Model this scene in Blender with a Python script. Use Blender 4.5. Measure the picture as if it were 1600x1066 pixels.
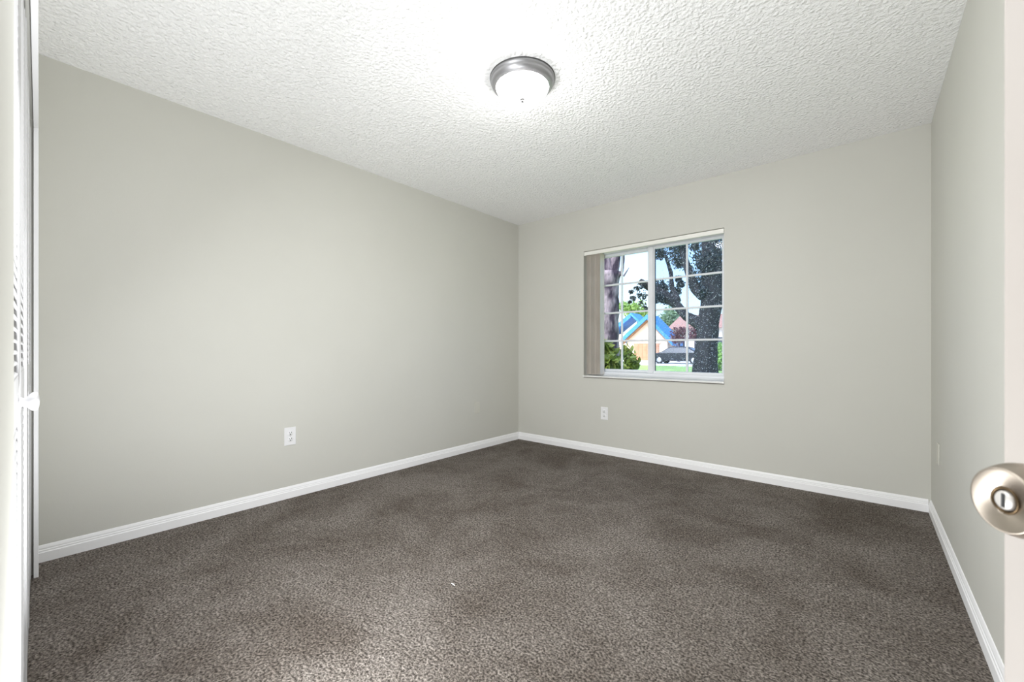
import bpy, bmesh, math, random
from mathutils import Vector, Matrix, noise
from math import sin, cos, pi, radians

for o in list(bpy.data.objects): bpy.data.objects.remove(o, do_unlink=True)
SC = bpy.context.scene
COL = SC.collection

# ------------------------------------------------------------------ camera
TH = 0.7023; FPX = 651.66; CY = 546.0; EYE = 1.0225
cam_d = bpy.data.cameras.new('camera'); cam = bpy.data.objects.new('camera', cam_d); COL.objects.link(cam)
cam.location = (0, 0, EYE); cam.rotation_euler = (pi/2, 0, TH)
cam_d.sensor_width = 36; cam_d.lens = FPX*36/1600; cam_d.shift_y = (CY-533)/1600
cam_d.clip_start = 0.02; cam_d.clip_end = 400
cam_d.dof.use_dof = True; cam_d.dof.focus_distance = 3.2; cam_d.dof.aperture_fstop = 8
SC.camera = cam

# ------------------------------------------------------------------ world, sun, exposure
w = bpy.data.worlds.new('world'); SC.world = w; w.use_nodes = True
wn = w.node_tree; bg = wn.nodes['Background']
sky = wn.nodes.new('ShaderNodeTexSky'); sky.sky_type = 'NISHITA'; sky.sun_disc = False
sky.sun_elevation = radians(48); sky.sun_rotation = radians(195); sky.altitude = 0; sky.air_density = 1.0; sky.dust_density = 3.0
wn.links.new(sky.outputs[0], bg.inputs[0]); bg.inputs[1].default_value = 0.50
sd = bpy.data.lights.new('sun', 'SUN'); sun = bpy.data.objects.new('sun', sd); COL.objects.link(sun)
sd.energy = 2.9; sd.angle = radians(1.0); sd.color = (1, .96, .9)
sun.rotation_euler = (radians(46), 0, radians(-18))
hl = bpy.data.lights.new('hall_fill_light', 'AREA'); hlo = bpy.data.objects.new('hall_fill_light', hl); COL.objects.link(hlo)  # unseen hallway light, added to fill the room through the doorway
hl.shape = 'DISK'; hl.size = 0.45; hl.energy = 8; hl.color = (1, .95, .89); hlo.location = (0.15, -0.85, 2.40)
fl = bpy.data.lights.new('flash_fill', 'AREA'); flo = bpy.data.objects.new('flash_fill', fl); COL.objects.link(flo)   # added low light aimed at the ceiling, standing in for a bounced flash
fl.shape = 'DISK'; fl.size = 0.2; fl.energy = 49; fl.color = (.97, .985, 1); flo.location = (-1.05, .12, .20); flo.rotation_euler = Vector((-.20, 1.45, 2.0)).to_track_quat('-Z', 'Y').to_euler()
f2 = bpy.data.lights.new('fill_light', 'AREA'); f2o = bpy.data.objects.new('fill_light', f2); COL.objects.link(f2o)      # added fill light, out of frame beside the doorway
f2.shape = 'DISK'; f2.size = 0.25; f2.energy = 25; f2.spread = radians(160); f2.color = (.97, .985, 1); f2o.location = (-1.15, .16, 1.90); f2o.rotation_euler = Vector((.2, 2.84, -2.4)).to_track_quat('-Z', 'Y').to_euler()
vs = SC.view_settings
vs.view_transform = 'Standard'; vs.look = 'None'; vs.gamma = 1; vs.use_curve_mapping = False; vs.exposure = 0.03
SC.cycles.max_bounces = 12; SC.cycles.diffuse_bounces = 8; SC.cycles.transparent_max_bounces = 24
SC.cycles.sample_clamp_indirect = 8

# ------------------------------------------------------------------ room dimensions (metres)
XL, YB, XR, H = -3.0254, 3.6894, 0.3168, 2.44
CW = Matrix.Rotation(-0.0203, 4, 'Z')          # the closet wall is slightly out of square with the back wall
GZ = -0.20                                      # ground level outside

# ------------------------------------------------------------------ helpers
def tag(o, label=None, cat=None, group=None, kind=None):
    if label: o['label'] = label
    if cat: o['category'] = cat
    if group: o['group'] = group
    if kind: o['kind'] = kind
    return o
def obj(name, bm, mat, parent=None, smooth=False, mw=None):
    me = bpy.data.meshes.new(name)
    bmesh.ops.recalc_face_normals(bm, faces=bm.faces[:]) if smooth != 'leaf' else None
    bm.to_mesh(me); bm.free()
    mats = mat if isinstance(mat, (list, tuple)) else [mat]
    for m in mats: me.materials.append(m)
    if smooth is True:
        for p in me.polygons: p.use_smooth = True
    o = bpy.data.objects.new(name, me); COL.objects.link(o)
    if parent: o.parent = parent
    if mw is not None: o.matrix_world = mw
    return o
def empty(name, loc=(0,0,0), rz=0, kind=None, parent=None):
    o = bpy.data.objects.new(name, None); COL.objects.link(o)
    o.location = loc; o.rotation_euler = (0,0,rz); o.empty_display_size = .1
    if kind: o['kind'] = kind
    if parent: o.parent = parent
    return o
def box(bm, x0, x1, y0, y1, z0, z1, M=None, mi=0):
    v = [bm.verts.new((x, y, z)) for x in (x0, x1) for y in (y0, y1) for z in (z0, z1)]
    if M is not None:
        for q in v: q.co = M @ q.co
    fs = [(0,1,3,2), (4,6,7,5), (0,4,5,1), (2,3,7,6), (0,2,6,4), (1,5,7,3)]
    r = []
    for f in fs:
        g = bm.faces.new([v[i] for i in f]); g.material_index = mi; r.append(g)
    return v, r
def bbox(bm, x0, x1, y0, y1, z0, z1, bev=.003, seg=2, M=None, mi=0):
    b = bmesh.new(); box(b, x0, x1, y0, y1, z0, z1)
    bmesh.ops.recalc_face_normals(b, faces=b.faces[:])
    bmesh.ops.bevel(b, geom=b.edges[:], offset=bev, segments=seg, profile=.5, affect='EDGES')
    merge(bm, b, M, mi)
def merge(bm, b, M=None, mi=None):
    mp = {}
    for v in b.verts: mp[v] = bm.verts.new((M @ v.co) if M is not None else v.co)
    for f in b.faces:
        try:
            g = bm.faces.new([mp[v] for v in f.verts]); g.material_index = f.material_index if mi is None else mi; g.smooth = f.smooth
        except ValueError: pass
    b.free()
def lathe(bm, prof, n=48, M=None, mi=0, smooth=True):
    rings = []
    for r, z in prof:
        if r < 1e-6: rings.append([bm.verts.new((0,0,z))])
        else: rings.append([bm.verts.new((r*cos(2*pi*k/n), r*sin(2*pi*k/n), z)) for k in range(n)])
    if M is not None:
        for R in rings:
            for v in R: v.co = M @ v.co
    for A, B in zip(rings, rings[1:]):
        for k in range(n):
            a, b, c, d = A[k % len(A)], A[(k+1) % len(A)], B[(k+1) % len(B)], B[k % len(B)]
            s = []
            for q in (a, b, c, d):
                if q not in s: s.append(q)
            if len(s) > 2:
                f = bm.faces.new(s); f.material_index = mi; f.smooth = smooth
def extrude_poly(bm, pts, y0, y1, axis='Y', M=None, mi=0):
    """pts = outline in (a, z); extruded along the other horizontal axis"""
    mk = (lambda a, z, e: (a, e, z)) if axis == 'Y' else (lambda a, z, e: (e, a, z))
    A = [bm.verts.new(mk(a, z, y0)) for a, z in pts]; B = [bm.verts.new(mk(a, z, y1)) for a, z in pts]
    if M is not None:
        for v in A+B: v.co = M @ v.co
    fs = [bm.faces.new(A), bm.faces.new(B[::-1])]
    for i in range(len(A)):
        j = (i+1) % len(A); fs.append(bm.faces.new((A[i], B[i], B[j], A[j])))
    for f in fs: f.material_index = mi
    return fs
def tube(bm, pts, rads, n=12, jit=0.0, seed=0):
    """tapered limb through pts"""
    rnd = random.Random(seed); rings = []
    P = [Vector(p) for p in pts]
    for i, p in enumerate(P):
        t = (P[min(i+1, len(P)-1)] - P[max(i-1, 0)]).normalized()
        a = t.orthogonal().normalized() if i == 0 else (rings_a - t*rings_a.dot(t)).normalized()
        rings_a = a; b = t.cross(a)
        rings.append([bm.verts.new(p + (a*cos(2*pi*k/n) + b*sin(2*pi*k/n))*rads[i]*(1+jit*(rnd.random()*2-1))) for k in range(n)])
    for A, B in zip(rings, rings[1:]):
        for k in range(n): bm.faces.new((A[k], A[(k+1)%n], B[(k+1)%n], B[k]))
    bm.faces.new(rings[0][::-1]); bm.faces.new(rings[-1])

# ------------------------------------------------------------------ materials
def mat(name, col, rough=.6, metal=0, spec=None):
    m = bpy.data.materials.new(name); m.use_nodes = True
    b = m.node_tree.nodes['Principled BSDF']
    b.inputs['Base Color'].default_value = (*col, 1); b.inputs['Roughness'].default_value = rough; b.inputs['Metallic'].default_value = metal
    if spec is not None: b.inputs['Specular IOR Level'].default_value = spec
    return m
def N(m, t, **kw):
    n = m.node_tree.nodes.new(t)
    for k, v in kw.items():
        if k in n.inputs: n.inputs[k].default_value = v
        else: setattr(n, k, v)
    return n
def L(m, a, b): m.node_tree.links.new(a, b)
def ocoord(m): return N(m, 'ShaderNodeTexCoord').outputs['Object']
def gcoord(m): return N(m, 'ShaderNodeNewGeometry').outputs['Position']
def ramp(m, fac, stops):
    r = N(m, 'ShaderNodeValToRGB'); L(m, fac, r.inputs[0]); e = r.color_ramp.elements
    while len(e) < len(stops): e.new(.5)
    for q, (p, c) in zip(e, stops): q.position = p; q.color = (*c, 1) if len(c) == 3 else c
    return r.outputs[0]
def noisy(name, c1, c2, scale, rough=.7, bump=0.0, bscale=None, bdist=.01, detail=4, lo=.35, hi=.65, spec=None, stretch=None):
    m = mat(name, c1, rough, 0, spec); p = m.node_tree.nodes['Principled BSDF']
    pos = gcoord(m)
    if stretch:
        mp = N(m, 'ShaderNodeMapping'); mp.inputs['Scale'].default_value = stretch; L(m, pos, mp.inputs[0]); pos = mp.outputs[0]
    n = N(m, 'ShaderNodeTexNoise', Scale=scale, Detail=detail); L(m, pos, n.inputs['Vector'])
    L(m, ramp(m, n.outputs['Fac'], [(lo, c1), (hi, c2)]), p.inputs['Base Color'])
    if bump:
        b = N(m, 'ShaderNodeBump', Strength=bump, Distance=bdist)
        n2 = N(m, 'ShaderNodeTexNoise', Scale=bscale or scale, Detail=3); L(m, pos, n2.inputs['Vector'])
        L(m, n2.outputs['Fac'], b.inputs['Height']); L(m, b.outputs[0], p.inputs['Normal'])
    return m

M_wall = noisy('greige_wall_paint', (.575,.570,.525), (.59,.585,.54), 1.5, .62, .12, 220, .002, spec=.3)
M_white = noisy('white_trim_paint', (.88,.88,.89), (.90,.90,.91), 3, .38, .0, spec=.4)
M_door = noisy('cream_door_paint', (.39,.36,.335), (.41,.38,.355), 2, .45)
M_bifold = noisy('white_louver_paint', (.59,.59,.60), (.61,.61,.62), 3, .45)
M_dark = mat('dark_gap', (.02,.02,.018), .9)
M_plate = mat('white_plastic_plate', (.80,.80,.81), .35)
M_plate_painted = noisy('painted_over_plate', (.60,.59,.53), (.62,.61,.55), 8, .5)
M_slot = mat('socket_slot', (.02,.02,.02), .6)
M_screw = mat('plate_screw', (.6,.6,.6), .35, .8)
M_vinyl = noisy('white_window_vinyl', (.70,.72,.75), (.74,.76,.79), 5, .4)
M_sill = noisy('white_sill', (.78,.78,.76), (.70,.70,.68), 9, .3)
M_headrail = mat('ivory_headrail', (.80,.79,.74), .4)

def popcorn():
    m = mat('popcorn_ceiling', (.93,.93,.925), .9, 0, .2); p = m.node_tree.nodes['Principled BSDF']
    pos = gcoord(m)
    v = N(m, 'ShaderNodeTexNoise', Scale=62.0, Detail=3.0, Roughness=.55); L(m, pos, v.inputs['Vector'])
    r = ramp(m, v.outputs['Fac'], [(.42, (0,0,0)), (.66, (1,1,1))])
    v2 = N(m, 'ShaderNodeTexVoronoi', Scale=48.0); L(m, pos, v2.inputs['Vector'])
    r2 = ramp(m, v2.outputs['Distance'], [(.0, (1,1,1)), (.55, (0,0,0))])
    a = N(m, 'ShaderNodeMath', operation='ADD'); L(m, r, a.inputs[0]); L(m, r2, a.inputs[1])
    b = N(m, 'ShaderNodeBump', Strength=.9, Distance=.0042); L(m, a.outputs[0], b.inputs['Height']); L(m, b.outputs[0], p.inputs['Normal'])
    return m
M_ceil = popcorn()

def carpet():
    m = mat('brown_grey_carpet', (.2,.18,.16), 1.0, 0, .1); p = m.node_tree.nodes['Principled BSDF']
    pos = gcoord(m)
    big = N(m, 'ShaderNodeTexNoise', Scale=1.7, Detail=9.0, Roughness=.70, Distortion=.4); L(m, pos, big.inputs['Vector'])
    fine = N(m, 'ShaderNodeTexNoise', Scale=120.0, Detail=2.0, Roughness=.6); L(m, pos, fine.inputs['Vector'])
    mid = N(m, 'ShaderNodeTexNoise', Scale=38.0, Detail=3.0, Roughness=.7); L(m, pos, mid.inputs['Vector'])
    c1 = ramp(m, big.outputs['Fac'], [(.38, (.116,.099,.085)), (.60, (.190,.170,.153))])
    c2 = ramp(m, fine.outputs['Fac'], [(.33, (.28,.27,.26)), (.49, (.95,.95,.95)), (.64, (1.85,1.85,1.85))])
    c3 = ramp(m, mid.outputs['Fac'], [(.36, (.80,.79,.78)), (.62, (1.18,1.18,1.18))])
    def mul(a, b):
        mx = N(m, 'ShaderNodeMix', data_type='RGBA', blend_type='MULTIPLY'); mx.inputs[0].default_value = 1
        L(m, a, mx.inputs[6]); L(m, b, mx.inputs[7]); return mx.outputs[2]
    L(m, mul(mul(c1, c2), c3), p.inputs['Base Color'])
    b = N(m, 'ShaderNodeBump', Strength=1.0, Distance=.010); L(m, fine.outputs['Fac'], b.inputs['Height']); L(m, b.outputs[0], p.inputs['Normal'])
    return m
M_carpet = carpet()

def nickel():
    m = mat('brushed_nickel', (.46,.405,.345), .36, 1); p = m.node_tree.nodes['Principled BSDF']
    t = N(m, 'ShaderNodeTangent', direction_type='RADIAL', axis='Y'); L(m, t.outputs[0], p.inputs['Tangent'])
    p.inputs['Anisotropic'].default_value = .6
    return m
M_nickel = nickel()
M_lampmetal = mat('lamp_brushed_metal', (.34,.34,.35), .42, .8)
def dome_glass():
    m = mat('frosted_glowing_glass', (.9,.9,.88), .4); p = m.node_tree.nodes['Principled BSDF']
    p.inputs['Emission Color'].default_value = (1, .985, .96, 1); p.inputs['Emission Strength'].default_value = 58
    return m
M_dome = dome_glass()
def blind_mat():
    m = noisy('beige_vinyl_vane', (.58,.535,.48), (.63,.585,.53), 6, .5); p = m.node_tree.nodes['Principled BSDF']
    return m
M_blind = blind_mat()

def pane(name, dusty):
    m = bpy.data.materials.new(name); m.use_nodes = True; nt = m.node_tree; nt.nodes.clear()
    out = N(m, 'ShaderNodeOutputMaterial'); tr = N(m, 'ShaderNodeBsdfTransparent'); gl = N(m, 'ShaderNodeBsdfGlossy', Roughness=.02)
    tr.inputs[0].default_value = (.80,.88,.97,1) if dusty else (.95,.98,1,1)  # bluer tint on the dusty pane imitates a blue reflection
    mx = N(m, 'ShaderNodeMixShader'); mx.inputs[0].default_value = .008
    L(m, tr.outputs[0], mx.inputs[1]); L(m, gl.outputs[0], mx.inputs[2])
    last = mx.outputs[0]
    if dusty:
        df = N(m, 'ShaderNodeBsdfDiffuse'); df.inputs[0].default_value = (.75,.8,.88,1)
        tl = N(m, 'ShaderNodeBsdfTranslucent'); tl.inputs[0].default_value = (.8,.86,.95,1)
        dm = N(m, 'ShaderNodeMixShader'); dm.inputs[0].default_value = .5; L(m, df.outputs[0], dm.inputs[1]); L(m, tl.outputs[0], dm.inputs[2])
        pos = gcoord(m)
        v = N(m, 'ShaderNodeTexVoronoi', Scale=85.0, Randomness=1.0); L(m, pos, v.inputs['Vector'])
        n = N(m, 'ShaderNodeTexNoise', Scale=45.0, Detail=3.0); L(m, pos, n.inputs['Vector'])
        sb = N(m, 'ShaderNodeMath', operation='SUBTRACT'); L(m, n.outputs['Fac'], sb.inputs[0]); L(m, v.outputs['Distance'], sb.inputs[1])
        spot = ramp(m, sb.outputs[0], [(.31, (.02,.02,.02)), (.36, (.60,.60,.60))])
        m2 = N(m, 'ShaderNodeMixShader'); L(m, spot, m2.inputs[0]); L(m, last, m2.inputs[1]); L(m, dm.outputs[0], m2.inputs[2]); last = m2.outputs[0]
    L(m, last, out.inputs[0]); return m
M_pane = pane('clear_window_glass', False); M_dusty = pane('dusty_window_glass', True)

# outdoors
M_grass = noisy('lawn_green', (.22,.36,.09), (.36,.50,.16), 1.2, .9, .5, 30, .03)
M_conc = noisy('pale_concrete', (.62,.59,.55), (.70,.67,.63), .8, .9)
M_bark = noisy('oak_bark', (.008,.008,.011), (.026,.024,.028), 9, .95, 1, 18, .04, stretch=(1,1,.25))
M_bark2 = noisy('grey_brown_bark', (.035,.025,.045), (.27,.23,.27), 6, .95, 1, 12, .05, lo=.42, hi=.6, stretch=(1,1,.4))
def leafmat(name, c1, c2, tl=.3):
    m = noisy(name, c1, c2, 3, .55); nt = m.node_tree
    p = nt.nodes['Principled BSDF']; t = N(m, 'ShaderNodeBsdfTranslucent'); t.inputs[0].default_value = (*[min(1, x*1.3) for x in c2], 1)
    mx = N(m, 'ShaderNodeMixShader'); mx.inputs[0].default_value = tl
    out = [n for n in nt.nodes if n.type == 'OUTPUT_MATERIAL'][0]
    L(m, p.outputs[0], mx.inputs[1]); L(m, t.outputs[0], mx.inputs[2]); L(m, mx.outputs[0], out.inputs[0]); return m
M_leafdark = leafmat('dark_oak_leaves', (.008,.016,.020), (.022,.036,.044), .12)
M_leafgreen = leafmat('green_shrub_leaves', (.03,.085,.02), (.17,.21,.035), .25)
M_leafpale = leafmat('pale_green_leaves', (.16,.30,.07), (.30,.46,.14), .3)
M_leafred = leafmat('purple_red_leaves', (.10,.035,.045), (.22,.10,.10), .3)
M_leaffar = leafmat('distant_tree_leaves', (.16,.26,.14), (.28,.38,.22), .3)
M_stucco = noisy('peach_stucco', (.78,.62,.48), (.82,.66,.52), 2, .9)
M_cream = noisy('cream_stucco', (.80,.74,.64), (.84,.78,.68), 2, .9)
M_blue = noisy('blue_roof_tile', (.03,.19,.50), (.06,.28,.62), 5, .5, .6, 20, .03)
M_brown = noisy('brown_fascia', (.30,.16,.08), (.36,.20,.10), 3, .7)
M_rooft = noisy('terracotta_roof_tile', (.38,.20,.16), (.48,.27,.21), 4, .8, .6, 20, .03)
M_garage = noisy('salmon_garage_door', (.44,.22,.13), (.50,.26,.16), 2, .6)
M_carpaint = mat('black_car_paint', (.025,.028,.04), .2, .3)
M_carglass = mat('dark_car_glass', (.05,.06,.08), .08)
M_tyre = mat('tyre_rubber', (.02,.02,.02), .8)
M_hub = mat('silver_wheel', (.6,.6,.62), .3, .8)

# ------------------------------------------------------------------ structure
def struct(name, bm, m, **k): o = obj(name, bm, m, **k); o['kind'] = 'structure'; return o
bm = bmesh.new(); box(bm, -3.2, 1.5, -2.1, YB+.02, -.12, 0); struct('floor', bm, M_carpet)
bm = bmesh.new(); box(bm, -3.2, 1.5, -2.1, YB+.30, H, H+.16); struct('ceiling', bm, M_ceil)
bm = bmesh.new(); box(bm, XL-.15, XL, -1.0, YB+.20, -.2, H+.01); struct('wall_left', bm, M_wall)
WX0, WX1, WZ0, WZ1 = -2.172, -0.871, 0.738, 2.010
bm = bmesh.new(); y0, y1 = YB, YB+.20
box(bm, XL, WX0, y0, y1, -.2, H+.01); box(bm, WX1, XR+.6, y0, y1, -.2, H+.01)
box(bm, WX0, WX1, y0, y1, -.2, WZ0); box(bm, WX0, WX1, y0, y1, WZ1, H+.01); struct('wall_back', bm, M_wall)
bm = bmesh.new(); box(bm, XR, XR+.12, 1.30, YB, -.05, H+.01); box(bm, XR+.12, .80, 1.30, 1.42, -.05, H+.01)
box(bm, .80, .92, -.15, 1.42, -.05, H+.01); struct('wall_right', bm, M_wall)
# near wall, in the closet wall's own frame
bm = bmesh.new()
box(bm, -3.03, -2.875, -.123, -.0165, 0, H, CW)
box(bm, -2.875, -.92, -.123, -.0165, 2.060, H, CW)
box(bm, -.92, -.26, -.1335, -.0235, 0, H, CW)
box(bm, -.26, .545, -.1335, -.0235, 2.06, H, CW)
box(bm, .545, .90, -.1335, -.0235, 0, H, CW); struct('wall_near', bm, M_wall)
bm = bmesh.new(); box(bm, XL, -.80, -.78, -.70, 0, H); box(bm, -.88, -.80, -.70, -.13, 0, H); struct('wall_closet', bm, M_wall)
bm = bmesh.new(); box(bm, -1.0, 1.3, -1.75, -1.65, 0, H); box(bm, -1.08, -1.0, -1.75, -.78, 0, H); box(bm, 1.2, 1.3, -1.65, -.10, 0, H)
box(bm, .90, 1.2, -.17, -.10, 0, H); struct('wall_hall', bm, M_wall)

# baseboards: stepped profile
BP = [(0,0),(.013,0),(.013,.045),(.010,.049),(.010,.056),(.0075,.059),(.0075,.066),(.005,.073),(.003,.078),(0,.080)]
def baseboard(name, pts_fn, length):
    bm = bmesh.new(); A = [bm.verts.new(pts_fn(0, d, z)) for d, z in BP]; B = [bm.verts.new(pts_fn(length, d, z)) for d, z in BP]
    for i in range(len(A)): j = (i+1) % len(A); bm.faces.new((A[i], A[j], B[j], B[i]))
    bm.faces.new(A[::-1]); bm.faces.new(B); return struct(name, bm, M_white)
baseboard('baseboard_left', lambda s, d, z: (XL+d, .06+s, z), YB-.06)
baseboard('baseboard_back', lambda s, d, z: (XL+.013+s, YB-d, z), XR-XL-.026)
baseboard('baseboard_right', lambda s, d, z: (XR-d, 1.30+s, z), YB-1.30)

# closet opening trim
bm = bmesh.new()
bbox(bm, -2.890, -2.830, -.0165, -.001, 0, 2.0136, .002, 2, CW)
struct('trim_1', bm, M_white)
bm = bmesh.new(); bbox(bm, -2.890, -.93, -.0165, -.001, 2.0138, 2.075, .0015, 2, CW); struct('trim_2', bm, M_white)

# ------------------------------------------------------------------ louvred closet doors
def louver_door(name, spans, yf, knob_x=None):
    root = empty(name, kind='structure'); root.matrix_world = CW.copy()
    for (x0, x1), y in zip(spans, yf):
        z0, z1 = .014, 1.998; t = .028; yb = y - t
        bm = bmesh.new(); st = .040
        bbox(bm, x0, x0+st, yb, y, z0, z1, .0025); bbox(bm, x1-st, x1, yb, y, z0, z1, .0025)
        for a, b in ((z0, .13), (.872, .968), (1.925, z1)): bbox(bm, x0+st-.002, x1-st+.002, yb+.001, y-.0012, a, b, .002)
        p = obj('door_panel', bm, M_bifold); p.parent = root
        bm = bmesh.new()
        for a, b in ((.13, .872), (.968, 1.925)):
            n = int((b-a)/.0225)
            for k in range(n):
                zc = a + (k+.5)*(b-a)/n
                Mx = Matrix.Translation((0, (y+yb)/2-.001, zc)) @ Matrix.Rotation(radians(-42), 4, 'X')
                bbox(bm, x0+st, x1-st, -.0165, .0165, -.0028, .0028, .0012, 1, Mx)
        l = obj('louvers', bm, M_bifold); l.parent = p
    if knob_x is not None:
        bm = bmesh.new(); y = yf[-1]
        Mx = Matrix.Translation((knob_x, y-.0008, .913)) @ Matrix.Rotation(radians(-90), 4, 'X')
        lathe(bm, [(0,0),(.011,0),(.0105,.003),(.0075,.007),(.0085,.010),(.014,.0135),(.0185,.018),(.0195,.022),(.018,.0255),(.012,.0280),(0,.029)], 32, Mx)
        k = obj('door_knob', bm, M_bifold); k.parent = root
    return root
louver_door('door_2', [(-2.826,-2.353), (-2.349,-1.876)], [-.0235, -.0235])
louver_door('door_3', [(-1.872,-1.399), (-1.395,-.924)], [-.0265, -.0270], -1.335)

# ------------------------------------------------------------------ entry door with knob
nrm = Vector((-.82, -.57, 0)).normalized(); lat = Vector((-.57, .82, 0)).normalized(); lat = (lat - nrm*lat.dot(nrm)).normalized()
KC = Vector((.0743, .4554, .914))                # centre of the knob's end face
face0 = KC - nrm*.060                            # point of the leaf's face behind the knob
hinge = face0 - lat*.70
Mdoor = Matrix(((lat.x, nrm.x, 0, hinge.x), (lat.y, nrm.y, 0, hinge.y), (0, 0, 1, 0), (0,0,0,1)))   # x along leaf, y out of face
droot = empty('door_1', kind='structure')
droot.matrix_world = Mdoor
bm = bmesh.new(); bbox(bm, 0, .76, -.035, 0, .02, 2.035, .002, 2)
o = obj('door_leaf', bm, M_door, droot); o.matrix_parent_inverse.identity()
def knob(sy):
    bm = bmesh.new()
    Mk = Matrix.Translation((.70, 0 if sy > 0 else -.035, .914)) @ Matrix.Rotation(radians(-90 if sy > 0 else 90), 4, 'X')
    prof = [(0,-.0005),(.033,-.0005),(.0335,.002),(.031,.006),(.024,.009),(.0135,.012),(.0125,.019),(.0145,.026),(.020,.031),(.0245,.037),(.0264,.043),(.0264,.0475),(.0256,.0515),(.0244,.0550),(.0231,.0582),(.0228,.0589),(.0222,.0592),(.0215,.0591),(.0100,.0572),(.0094,.0568),(.0092,.0530),(0,.0530)]
    lathe(bm, prof, 96, Mk); k = obj('door_knob', bm, M_nickel, droot)
    bm = bmesh.new(); lathe(bm, [(.0093,.0528),(.0096,.0572),(.0092,.0578),(.0078,.0574),(.0074,.0528)], 48, Mk); obj('lock_ring', bm, M_screw_dark, k)
    bm = bmesh.new(); b2 = bmesh.new(); lathe(b2, [(0,.0530),(.0068,.0530),(.0068,.0572),(.0060,.0582),(0,.0583)], 32)
    merge(bm, b2, Mk)
    obj('lock_button', bm, M_button, k)
    bm = bmesh.new(); bbox(bm, -.0013, .0013, -.0050, .0050, .0577, .0588, .0004, 1, Mk); obj('button_slot', bm, M_slot, k)
M_screw_dark = mat('dark_lock_ring', (.10,.07,.04), .4, 1); M_button = mat('pale_lock_button', (.62,.60,.57), .4, .4)
knob(1); knob(-1)
bm = bmesh.new(); bbox(bm, .7595, .7612, -.029, -.006, .885, .943, .0005, 1); obj('latch_plate', bm, M_nickel, droot)

# ------------------------------------------------------------------ window
win = empty('window_1', ((WX0+WX1)/2, YB+.10, WZ0), kind='structure')
ox, oy, oz = win.location
def wobj(name, bm, m, par=None, smooth=False):
    o = obj(name, bm, m, smooth=smooth); o.location = (0,0,0)
    for v in o.data.vertices: v.co -= Vector((ox, oy, oz))
    o.parent = par or win; return o
FY0, FY1 = YB+.090, YB+.155
bm = bmesh.new(); ZB, ZT = .760, WZ1
bbox(bm, WX0, WX0+.035, FY0, FY1, ZB, ZT, .003); bbox(bm, WX1-.026, WX1, FY0, FY1, ZB, ZT, .003)
bbox(bm, WX0+.03, WX1-.02, FY0, FY1, 1.972, ZT, .003); bbox(bm, WX0+.03, WX1-.02, FY0, FY1, ZB, .800, .003)
bbox(bm, WX0+.03, WX1-.02, FY0-.012, FY0+.004, ZB, .778, .002)
wobj('window_frame', bm, M_vinyl)
def sash(x0, x1, z0, z1, y0, y1, gx0, gx1, gz0, gz1, glass, mz):
    bm = bmesh.new()
    bbox(bm, x0, gx0, y0, y1, z0, z1, .003); bbox(bm, gx1, x1, y0, y1, z0, z1, .003)
    bbox(bm, gx0-.002, gx1+.002, y0, y1, z0, gz0, .003); bbox(bm, gx0-.002, gx1+.002, y0, y1, gz1, z1, .003)
    s = wobj('sash', bm, M_vinyl)
    bm = bmesh.new(); xm = (gx0+gx1)/2; yc = (y0+y1)/2
    bbox(bm, xm-.009, xm+.009, yc-.009, yc+.009, gz0, gz1, .004)
    for k in range(1, 4):
        z = gz0 + (gz1-gz0)*k/4; bbox(bm, gx0, xm-.009, yc-.0085, yc+.0085, z-.009, z+.009, .004); bbox(bm, xm+.009, gx1, yc-.0085, yc+.0085, z-.009, z+.009, .004)
    wobj('muntins', bm, M_vinyl, s)
    bm = bmesh.new(); box(bm, gx0-.004, gx1+.004, yc-.002, yc+.002, gz0-.004, gz1+.004); wobj('window_pane', bm, glass, s)
    return s
sash(-2.137, -1.490, .800, 1.972, FY0+.034, FY0+.060, -2.098, -1.545, .826, 1.944, M_pane, 0)
sr = sash(-1.545, -.897, .800, 1.972, FY0+.004, FY0+.030, -1.478, -.909, .824, 1.948, M_dusty, 0)
bm = bmesh.new(); bbox(bm, -1.530, -1.492, FY0-.006, FY0+.004, .802, 1.970, .003); wobj('meeting_rail', bm, M_vinyl, sr)
bm = bmesh.new(); bbox(bm, -1.4775, -1.4705, FY0+.001, FY0+.012, .826, 1.946, .001); 
wobj('dark_gasket', bm, mat('dark_gasket_rubber', (.05,.08,.10), .6), sr)
bm = bmesh.new(); bbox(bm, WX0-.004, WX1+.004, YB-.014, FY0+.002, WZ0+.006, .760, .003); wobj('window_sill', bm, M_sill)
bm = bmesh.new(); box(bm, WX0+.001, WX1-.001, YB-.003, YB+.05, WZ0+.0005, WZ0+.0058); wobj('sill_shadow_strip', bm, mat('dark_sill_shadow', (.07,.055,.035), .9))  # dark strip painted in as the shadow line under the sill

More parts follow.
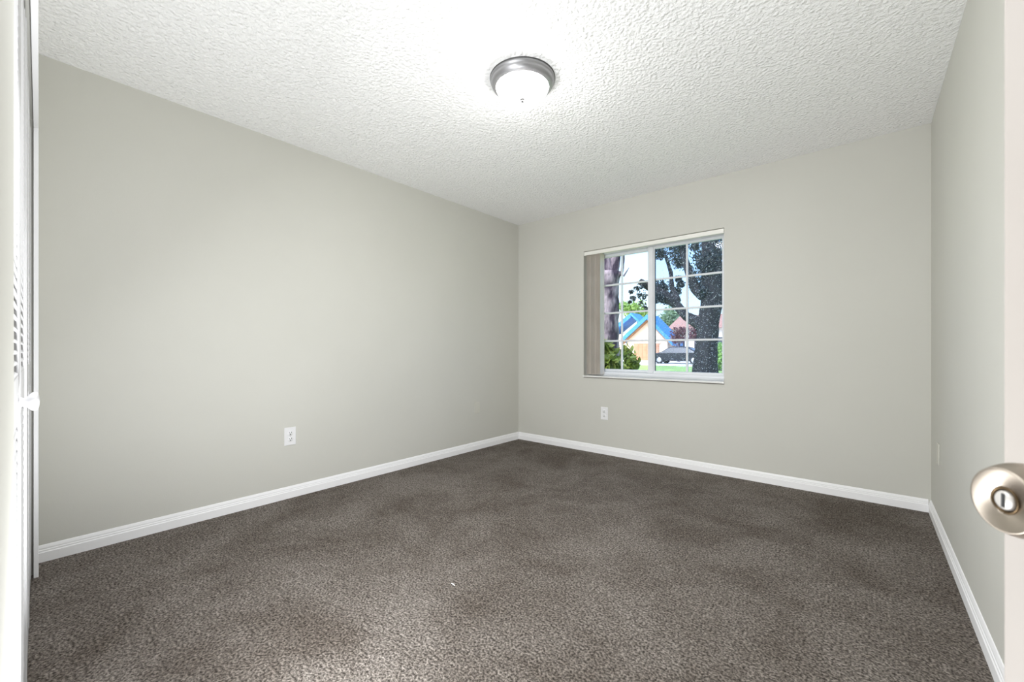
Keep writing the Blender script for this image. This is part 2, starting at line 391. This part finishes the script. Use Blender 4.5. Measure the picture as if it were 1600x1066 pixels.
# ------------------------------------------------------------------ vertical blind
vb = empty('vertical_blind', ((WX0+WX1)/2, YB+.03, 1.968))
tag(vb, 'beige vertical blind drawn open to a stack at the left end of the window', 'blind')
def vobj(name, bm, m, par=None):
    o = obj(name, bm, m)
    for v in o.data.vertices: v.co -= vb.location
    o.parent = par or vb; return o
bm = bmesh.new(); bbox(bm, WX0+.002, WX1-.003, YB+.001, YB+.008, 1.968, WZ1-.006, .0015); bbox(bm, WX0+.002, WX1-.003, YB+.022, YB+.066, 1.976, WZ1-.006, .003)
vobj('headrail', bm, M_headrail)
rnd = random.Random(4)
nv = 10
for k in range(nv):
    xc = -2.130 + .0155*k + (0,.004,-.003,.002,.005,-.002,0,.004,-.001,.003)[k]; ang = radians((74,80,66,78,70,82,64,76,70,88)[k])
    bm = bmesh.new(); n = 8; W2 = .0405
    pts = []
    for i in range(n+1):
        u = -1+2*i/n; pts.append((u*W2, .0035*(1-u*u)))
    Mx = Matrix.Translation((xc, YB+.045, 0)) @ Matrix.Rotation(ang, 4, 'Z')
    for (a, b) in ((0, .0011),):
        top = [[bm.verts.new(Mx @ Vector((x, y+dy, z))) for x, y in pts] for z in (.772, 1.972) for dy in (a, b)]
        A0, A1, B0, B1 = top
        for i in range(n):
            bm.faces.new((A0[i], A0[i+1], B0[i+1], B0[i])); bm.faces.new((A1[i], B1[i], B1[i+1], A1[i+1]))
            bm.faces.new((A0[i], A1[i], A1[i+1], A0[i+1])); bm.faces.new((B0[i], B0[i+1], B1[i+1], B1[i]))
        bm.faces.new((A0[0], B0[0], B1[0], A1[0])); bm.faces.new((A0[n], A1[n], B1[n], B0[n]))
    vobj('vane', bm, M_blind)

# ------------------------------------------------------------------ ceiling light
cl = empty('ceiling_light', (-1.370, 1.703, H))
tag(cl, 'round flush ceiling light with frosted glowing dome and brushed metal rim', 'ceiling light')
bm = bmesh.new()
lathe(bm, [(.150,-.0005),(.166,-.0005),(.1685,-.006),(.1685,-.013),(.165,-.018),(.163,-.020),(.163,-.026),(.158,-.037),(.150,-.044),(.143,-.047),(.140,-.050),(.135,-.049),(.135,-.004),(.150,-.0005)], 96)
obj('metal_rim', bm, M_lampmetal, cl)
bm = bmesh.new(); lathe(bm, [(.150,-.0003),(.1695,-.0003),(.1705,-.002),(.1700,-.0055),(.160,-.006),(.150,-.0003)], 96); obj('rim_shadow_ring', bm, mat('dark_rim_shadow', (.05,.05,.05), .6), cl)  # black ring painted in as the gap shadow between rim and ceiling
bm = bmesh.new(); R = []
for i in range(15):
    a = (pi/2)*i/14; R.append((.137*cos(a), -.046-.062*sin(a)))
lathe(bm, R, 96); obj('glass_dome', bm, M_dome, cl)
bm = bmesh.new(); lathe(bm, [(0,-.107),(.013,-.107),(.0135,-.110),(.007,-.113),(.0085,-.117),(.0085,-.121),(.005,-.125),(0,-.127)], 32)
obj('finial', bm, mat('dark_nickel_finial', (.035,.035,.035), .5), cl)
hc = empty('added_hall_light', (0.15, -0.85, H));  # fixture added to go with the unseen hall fill light
tag(hc, 'added round hallway fill light, unseen behind the doorway', 'ceiling light')
bm = bmesh.new(); lathe(bm, [(0,-.0005),(.26,-.0005),(.26,-.022),(.235,-.028),(.232,-.010),(0,-.010)], 64); obj('metal_rim', bm, M_lampmetal, hc)  # rim of the added hall light

# ------------------------------------------------------------------ wall plates
def duplex(name, label, group=None):
    r = empty(name); tag(r, label, 'outlet', group)
    bm = bmesh.new(); bbox(bm, -.038, .038, 0, .0055, -.0615, .0615, .003, 3); obj('cover_plate', bm, M_plate, r)
    for s in (-1, 1):
        bm = bmesh.new(); Mx = Matrix.Translation((0, .0050, s*.0205)) @ Matrix.Rotation(radians(-90), 4, 'X')
        b2 = bmesh.new(); lathe(b2, [(0,0),(.0172,0),(.0172,.0018),(.0165,.0024),(0,.0024)], 32)
        for v in b2.verts: v.co.y = max(-.0145, min(.0145, v.co.y))
        merge(bm, b2, Mx); rc = obj('socket', bm, M_plate, r)
        bm = bmesh.new(); zc = s*.0205
        bbox(bm, -.0086, -.0054, .0070, .0080, zc+.0005, zc+.0095, .0003, 1); bbox(bm, .0054, .0086, .0070, .0080, zc+.0012, zc+.0088, .0003, 1)
        lathe(bm, [(0,0),(.0034,0),(.0034,.001),(0,.001)], 16, Matrix.Translation((0, .0070, zc-.0068)) @ Matrix.Rotation(radians(-90), 4, 'X'))
        obj('socket_slots', bm, M_slot, rc)
    bm = bmesh.new(); lathe(bm, [(0,0),(.0035,0),(.003,.001),(0,.0012)], 16, Matrix.Translation((0,.0053,0)) @ Matrix.Rotation(radians(-90), 4, 'X')); obj('screw', bm, M_screw, r)
    return r
def blank(name, label, switch=False):
    r = empty(name); tag(r, label, 'wall plate')
    bm = bmesh.new(); bbox(bm, -.037, .037, 0, .0055, -.060, .060, .0028, 3); obj('cover_plate', bm, M_plate_painted, r)
    for z in (-.042, .042):
        bm = bmesh.new(); lathe(bm, [(0,0),(.0035,0),(.003,.001),(0,.0012)], 16, Matrix.Translation((0,.0053,z)) @ Matrix.Rotation(radians(-90), 4, 'X')); obj('screw', bm, M_plate_painted, r)
    return r
o = duplex('power_outlet', 'white duplex power outlet low on the long left wall', 'power outlets low on the walls'); o.location = (XL, 1.206, .424); o.rotation_euler.z = -pi/2
o = duplex('power_outlet', 'small white duplex power outlet on the back wall below the window', 'power outlets low on the walls'); o.location = (-1.940, YB, .398); o.rotation_euler.z = pi
o = blank('blank_wall_plate', 'blank plate painted wall colour near the far left corner'); o.location = (XL, 3.021, .428); o.rotation_euler.z = -pi/2
o = blank('blank_wall_plate', 'pale blank plate on the right wall close to the right corner'); o.location = (XR, 3.336, .435); o.rotation_euler.z = pi/2
bm = bmesh.new()
tube(bm, [(-.012,.006,.003),(-.004,.001,.005),(.004,-.002,.005),(.012,-.007,.003)], [.0012,.0022,.0022,.0012], 8)
o = obj('lint_scrap', bm, mat('white_lint', (.9,.9,.88), .8)); o.location = (-1.363, 1.215, 0); o.rotation_euler.z = radians(20)
tag(o, 'tiny white scrap of lint lying on the middle of the brown carpet', 'scrap')

# ------------------------------------------------------------------ outdoors
def sight(px, py, Y):
    r = (px-800)/FPX; vx = cos(TH)*r - sin(TH); vy = sin(TH)*r + cos(TH); t = Y/vy
    return Vector((vx*t, Y, EYE + (CY-py)/FPX*t))
bm = bmesh.new(); box(bm, -90, 50, YB+.2, 31, GZ-.1, GZ); struct('lawn', bm, M_grass)
bm = bmesh.new(); box(bm, -90, 50, 31, 110, GZ-.12, GZ+.01); struct('driveway', bm, M_conc)

def leaves(bm, centers, n, size, seed, flat=1.0):
    rnd = random.Random(seed)
    for k in range(n):
        c, R = centers[rnd.randrange(len(centers))]
        while True:
            d = Vector((rnd.uniform(-1,1), rnd.uniform(-1,1), rnd.uniform(-1,1)))
            if d.length < 1: break
        d *= rnd.uniform(.55, 1.25); p = Vector(c) + Vector((d.x*R, d.y*R, d.z*R*flat))
        a = Vector((rnd.gauss(0,1), rnd.gauss(0,1), rnd.gauss(0,1))).normalized(); b = a.orthogonal().normalized()
        b = Matrix.Rotation(rnd.uniform(0, 6.28), 3, a) @ b; c2 = a.cross(b)
        s = size*rnd.uniform(.6, 1.3)
        v0, v1, v2, v3, v4, v5 = [bm.verts.new(q) for q in (p-b*s, p-b*.3*s+c2*.42*s+a*.1*s, p+b*.4*s+c2*.36*s+a*.1*s, p+b*s, p+b*.4*s-c2*.36*s+a*.1*s, p-b*.3*s-c2*.42*s+a*.1*s)]
        bm.faces.new((v0, v1, v2, v3)); bm.faces.new((v0, v3, v4, v5))

# oak: dark trunk behind the right sash
OY = 10.5
def S(px, py, dy=0): return sight(px, py, OY+dy)
oak = empty('oak_tree', (S(1102, 590).x, OY, GZ)); tag(oak, 'dark oak with forked trunk and heavy canopy close outside the right half of the window', 'tree')
def pobj(name, bm, m, root, smooth=False):
    o = obj(name, bm, m, smooth=smooth)
    for v in o.data.vertices: v.co -= root.location
    o.parent = root; return o
def limb(bm, pts, rs, seed):
    P = [Vector(p) for p in pts]; Q = []; R = []
    for i in range(len(P)-1):
        for t in (0, .25, .5, .75): Q.append(P[i].lerp(P[i+1], t)); R.append(rs[i]*(1-t)+rs[i+1]*t)
    Q.append(P[-1]); R.append(rs[-1]); tube(bm, Q, R, 14, .06, seed)
bm = bmesh.new()
base = S(1102, 590); base.z = GZ-.1
limb(bm, [base, S(1102,570), S(1104,540), S(1107,505), S(1113,470), S(1114,430), S(1110,390), S(1106,340)], [.34,.27,.24,.23,.24,.25,.20,.12], 1)
limb(bm, [S(1106,512), S(1090,504), S(1072,494), S(1058,478), S(1042,464), S(1026,455), S(1000,440)], [.17,.15,.11,.11,.13,.12,.08], 2)
limb(bm, [S(1112,462), S(1098,462), S(1086,450), S(1078,430), S(1070,405), S(1060,375)], [.14,.13,.12,.10,.08,.06], 3)
limb(bm, [S(1060,470), S(1050,450,.3), S(1048,425,.5), S(1040,400,.6)], [.07,.06,.05,.04], 4)
limb(bm, [S(1114,440), S(1125,425,.3), S(1140,400,.4)], [.12,.09,.06], 5)
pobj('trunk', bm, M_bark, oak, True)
bm = bmesh.new()
cs = [(S(px, py, dy), r) for px, py, dy, r in [
  (1030,384,0,.22),(1050,380,.5,.24),(1064,384,0,.2),(1032,398,.3,.14),(1056,400,.2,.26),(1062,412,.3,.16),(1096,400,0,.26),(1108,404,-.3,.30),(1112,420,.2,.30),(1098,418,-.3,.26),
  (1102,436,0,.22),(1090,450,.3,.16),(1116,446,0,.24),(1122,398,0,.22),(1120,380,.4,.24),(1086,384,.2,.12),(1034,448,.2,.2),(1030,466,-.2,.14),(1044,468,.1,.14),(1056,456,.4,.14),(1064,444,.2,.09),(1060,436,.5,.08),(1038,456,.5,.12),
  (1092,350,.6,.3),(1046,352,.6,.35),(1120,350,.6,.4),(1124,436,.3,.18),(1126,462,.3,.10),(1100,456,-.2,.16)]]
leaves(bm, cs, 11000, .036, 7)
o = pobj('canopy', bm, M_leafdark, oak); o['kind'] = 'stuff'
bm = bmesh.new()
cs = [(S(px, py, dy), r) for px, py, dy, r in [(1004,446,-.2,.14),(994,452,0,.12),(1008,462,-.2,.14),(1002,474,.1,.12),(1010,482,0,.09),(990,466,0,.08),(1010,446,0,.12),(986,456,.1,.06),(1000,462,.1,.1),(984,472,.1,.05)]]
leaves(bm, cs, 480, .040, 9)
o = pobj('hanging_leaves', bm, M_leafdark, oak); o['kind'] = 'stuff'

# rough barked tree close to the left part of the window
BY = 7.5
def S2(px, py, dy=0): return sight(px, py, BY+dy)
tb = empty('bare_tree', (S2(950, 590).x, BY, GZ)); tag(tb, 'grey brown tree trunk with peeling bark just outside the left sash', 'tree')
bm = bmesh.new(); base = S2(948, 590); base.z = GZ-.1
limb(bm, [base, S2(950,560), S2(951,520), S2(951,480), S2(951,450), S2(952,425)], [.26,.22,.20,.20,.20,.22], 11)
limb(bm, [S2(952,432), S2(948,412), S2(944,392), S2(938,350)], [.17,.15,.13,.10], 12)
limb(bm, [S2(953,440), S2(960,418), S2(963,400), S2(966,360)], [.15,.10,.08,.07], 13)
limb(bm, [S2(961,440), S2(972,424), S2(974,404), S2(974,370)], [.035,.03,.026,.02], 14)
limb(bm, [S2(974,432), S2(978,426), S2(983,418)], [.018,.014,.006], 15)
pobj('trunk', bm, M_bark2, tb, True)

def bush(name, label, px, py_c, Y, r, n, size, m, cat='shrub', group=None, extra=()):
    c = sight(px, py_c, Y); root = empty(name, (c.x, Y, GZ)); tag(root, label, cat, group)
    cs = [(c, r)] + [(sight(a, b, Y+dy), rr) for a, b, dy, rr in extra]
    bm = bmesh.new(); leaves(bm, cs, n, size, int(px)); o = pobj('foliage', bm, m, root); o['kind'] = 'stuff'
    bm = bmesh.new(); random.seed(int(px))
    for c2, rr in cs[:6]: tube(bm, [(c.x, Y, GZ-.05), ((c.x+c2.x)/2, Y+.02, (GZ+c2.z)/2), tuple(c2)], [.03, .02, .01], 6)
    pobj('stem', bm, M_bark2, root); return root
bush('leafy_shrub', 'broad leaved green and yellow shrub at the foot of the left trunk', 950, 560, 6.4, .20, 420, .09, M_leafgreen, extra=((948,578,0,.22),(958,572,.1,.16),(944,545,0,.15)))
bush('leafy_shrub', 'green shrub with yellow tips left of the salmon garage door', 982, 560, 12, .28, 420, .09, M_leafgreen, extra=((976,550,0,.22),(990,568,.2,.22),(978,574,0,.3)))
bush('round_shrub', 'bright green rounded shrub to the right of the oak trunk', 1124, 556, 26, .75, 1500, .10, M_leafpale, extra=((1130,560,0,.8),(1120,562,0,.6),(1134,552,0,.7)))

# peach house with blue roof
HY = 44
def S3(px, py, dy=0): return sight(px, py, HY+dy)
house = empty('peach_house', (S3(1012, 560).x, HY, GZ)); tag(house, 'peach stucco house with bright blue gabled roof across the lawn', 'house')
xl, xr = S3(980,540).x, S3(1043,540).x; pk = S3(1014,492); ze = S3(1046,522).z; xm = pk.x
bm = bmesh.new()
extrude_poly(bm, [(xl, GZ-.1), (xr, GZ-.1), (xr, ze), (xm, pk.z-.25), (xl, ze)], HY, HY+2.6)
xw = S3(930,540).x; box(bm, xw, xm, HY+2.5, HY+8, GZ-.1, ze+.2)
pobj('wall', bm, M_stucco, house)
def roofslab(bm, a, b, t, y0, y1):
    (x0, z0), (x1, z1) = a, b; extrude_poly(bm, [(x0, z0), (x1, z1), (x1, z1-t), (x0, z0-t)], y0, y1)
bm = bmesh.new(); sl = (pk.z-ze)/(xm-xl)
roofslab(bm, (xl-.5, ze-.5*sl), (xm, pk.z), .50, HY-.6, HY+2.7); roofslab(bm, (xm, pk.z), (xr+.7, ze-.7*(pk.z-ze)/(xr-xm)), .50, HY-.6, HY+2.7)
wp = S3(986,489,2); wl = S3(950,519,2); roofslab(bm, (wl.x, wl.z), (wp.x, wp.z), .55, HY+1.9, HY+4.5); wr = S3(1004,506,2); roofslab(bm, (wp.x, wp.z), (wr.x, wr.z), .3, HY+1.9, HY+4.5)
pobj('blue_roof', bm, M_blue, house)
bm = bmesh.new()
roofslab(bm, (xl-.5, ze-.5*sl-.50), (xm, pk.z-.50), .16, HY-.45, HY+.1); roofslab(bm, (xm, pk.z-.50), (xr+.7, ze-.7*(pk.z-ze)/(xr-xm)-.50), .16, HY-.45, HY+.1)
pobj('fascia', bm, M_brown, house)
gx0, gx1 = S3(991,550).x, S3(1030,550).x; gz = S3(1000,537).z
bm = bmesh.new(); box(bm, gx0, gx1, HY-.08, HY, GZ, gz)
for k in range(1, 5): 
    z = GZ+(gz-GZ)*k/5; box(bm, gx0, gx1, HY-.10, HY-.07, z-.02, z+.02)
for k in range(1, 6):
    x = gx0+(gx1-gx0)*k/6; box(bm, x-.02, x+.02, HY-.10, HY-.07, GZ, gz)
pobj('garage_door', bm, M_garage, house)
bm = bmesh.new(); box(bm, gx0-.15, gx1+.15, HY-.12, HY, gz, gz+.18); pobj('garage_lintel', bm, M_cream, house)
# second house behind the oak
H2 = 54
def S4(px, py, dy=0): return sight(px, py, H2+dy)
h2 = empty('cream_house', (S4(1090,560).x, H2, GZ)); tag(h2, 'cream house with terracotta roof behind the parked car', 'house')
xa, xb = S4(1052,540).x, S4(1170,540).x; zt = S4(1090,512).z
bm = bmesh.new(); box(bm, xa, xb, H2, H2+9, GZ-.1, zt); pobj('wall', bm, M_cream, h2)
bm = bmesh.new(); extrude_poly(bm, [(H2-.7, zt-.1), (H2+4.5, zt+1.9), (H2+9.7, zt-.1)], xa-.6, xb+.6, axis='X'); pobj('roof', bm, M_rooft, h2)
for px in (1062, 1104, 1124):
    c = S4(px, 535); bm = bmesh.new(); bbox(bm, c.x-.75, c.x+.75, H2-.08, H2+.02, c.z-.7, c.z+.7, .03); f = pobj('window', bm, M_vinyl, h2)
    bm = bmesh.new(); box(bm, c.x-.65, c.x+.65, H2-.10, H2-.07, c.z-.6, c.z+.6); g = obj('pane', bm, M_carglass)
    for v in g.data.vertices: v.co -= h2.location
    g.parent = f
# small trees far off
def tree(name, label, px, pyc, Y, r, n, m, group=None, size=.16, extra=()):
    c = sight(px, pyc, Y); root = empty(name, (c.x, Y, GZ)); tag(root, label, 'tree', group)
    cs = [(c, r)] + [(sight(a, b, Y+dy), rr) for a, b, dy, rr in extra]
    bm = bmesh.new(); leaves(bm, cs, n, size, int(px)+3, .85); o = pobj('foliage', bm, m, root); o['kind'] = 'stuff'
    bm = bmesh.new(); tube(bm, [(c.x, Y, GZ-.1), (c.x+.05, Y, (GZ+c.z)/2), tuple(c)], [.16, .12, .05], 8); pobj('trunk', bm, M_bark2, root)
tree('distant_tree', 'pale green distant tree above the houses', 1046, 500, 62, 1.6, 1500, M_leaffar, size=.26, extra=((1036,506,0,1.4),(1058,504,0,1.4),(1050,490,0,1.2)))
tree('distant_tree', 'light green treetop rising behind the blue roof', 996, 482, 60, 1.3, 1200, M_leafpale, size=.26, extra=((984,484,0,1.2),(974,480,0,1.2),(1004,490,0,1.1),(990,492,0,1.1)))
tree('red_leaf_tree', 'small purple red leaved tree beside the parked car', 1060, 520, 41, .7, 700, M_leafred, size=.14, extra=((1057,530,0,.7),(1064,528,0,.6),(1067,518,0,.5)))
tree('red_leaf_tree', 'second red leaved tree between car and oak trunk', 1086, 515, 45, .7, 600, M_leafred, size=.14, extra=((1083,526,0,.6),(1090,522,0,.6)))

# parked car, side on
CYY = 36
cc = sight(1062, 560, CYY)
car = empty('parked_car', (cc.x, CYY, GZ+.01)); tag(car, 'dark sedan parked side on in front of the houses', 'car')
prof = [(-2.30,.35),(-2.32,.62),(-2.22,.80),(-1.35,.95),(-.70,1.36),(-.35,1.43),(.55,1.43),(.95,1.34),(1.55,1.02),(2.20,.96),(2.32,.75),(2.30,.35),(1.80,.25),(-1.80,.25)]
bm = bmesh.new(); extrude_poly(bm, prof, -.88, .88)
bmesh.ops.recalc_face_normals(bm, faces=bm.faces[:]); bmesh.ops.bevel(bm, geom=bm.edges[:], offset=.07, segments=3, profile=.5, affect='EDGES')
for v in bm.verts:
    if v.co.z > .95: v.co.y *= 1-.28*(v.co.z-.95)/.5
obj('body', bm, M_carpaint, car)
for s in (-1, 1):
    for pts in ([(-1.12,.98),(-.62,1.30),(-.20,1.35),(-.20,.98)], [(-.12,.98),(-.12,1.35),(.52,1.35),(.85,1.27),(1.25,1.0)]):
        bm = bmesh.new(); vv = [bm.verts.new((x, s*(.885*(1-.28*max(0,z-.95)/.5)+.004), z)) for x, z in pts]; bm.faces.new(vv); obj('side_window', bm, M_carglass, car)
for x in (-1.42, 1.40):
    for s in (-1, 1):
        bm = bmesh.new(); Mx = Matrix.Translation((x, s*.80, .32)) @ Matrix.Rotation(radians(-90*s), 4, 'X')
        lathe(bm, [(0,-.09),(.30,-.09),(.33,-.06),(.33,.06),(.30,.09),(.21,.095),(0,.07)], 28, Mx); wv = obj('wheel', bm, M_tyre, car)
        bm = bmesh.new(); lathe(bm, [(0,.098),(.05,.104),(.20,.100),(.21,.08),(0,.078)], 28, Mx); obj('hubcap', bm, M_hub, wv)
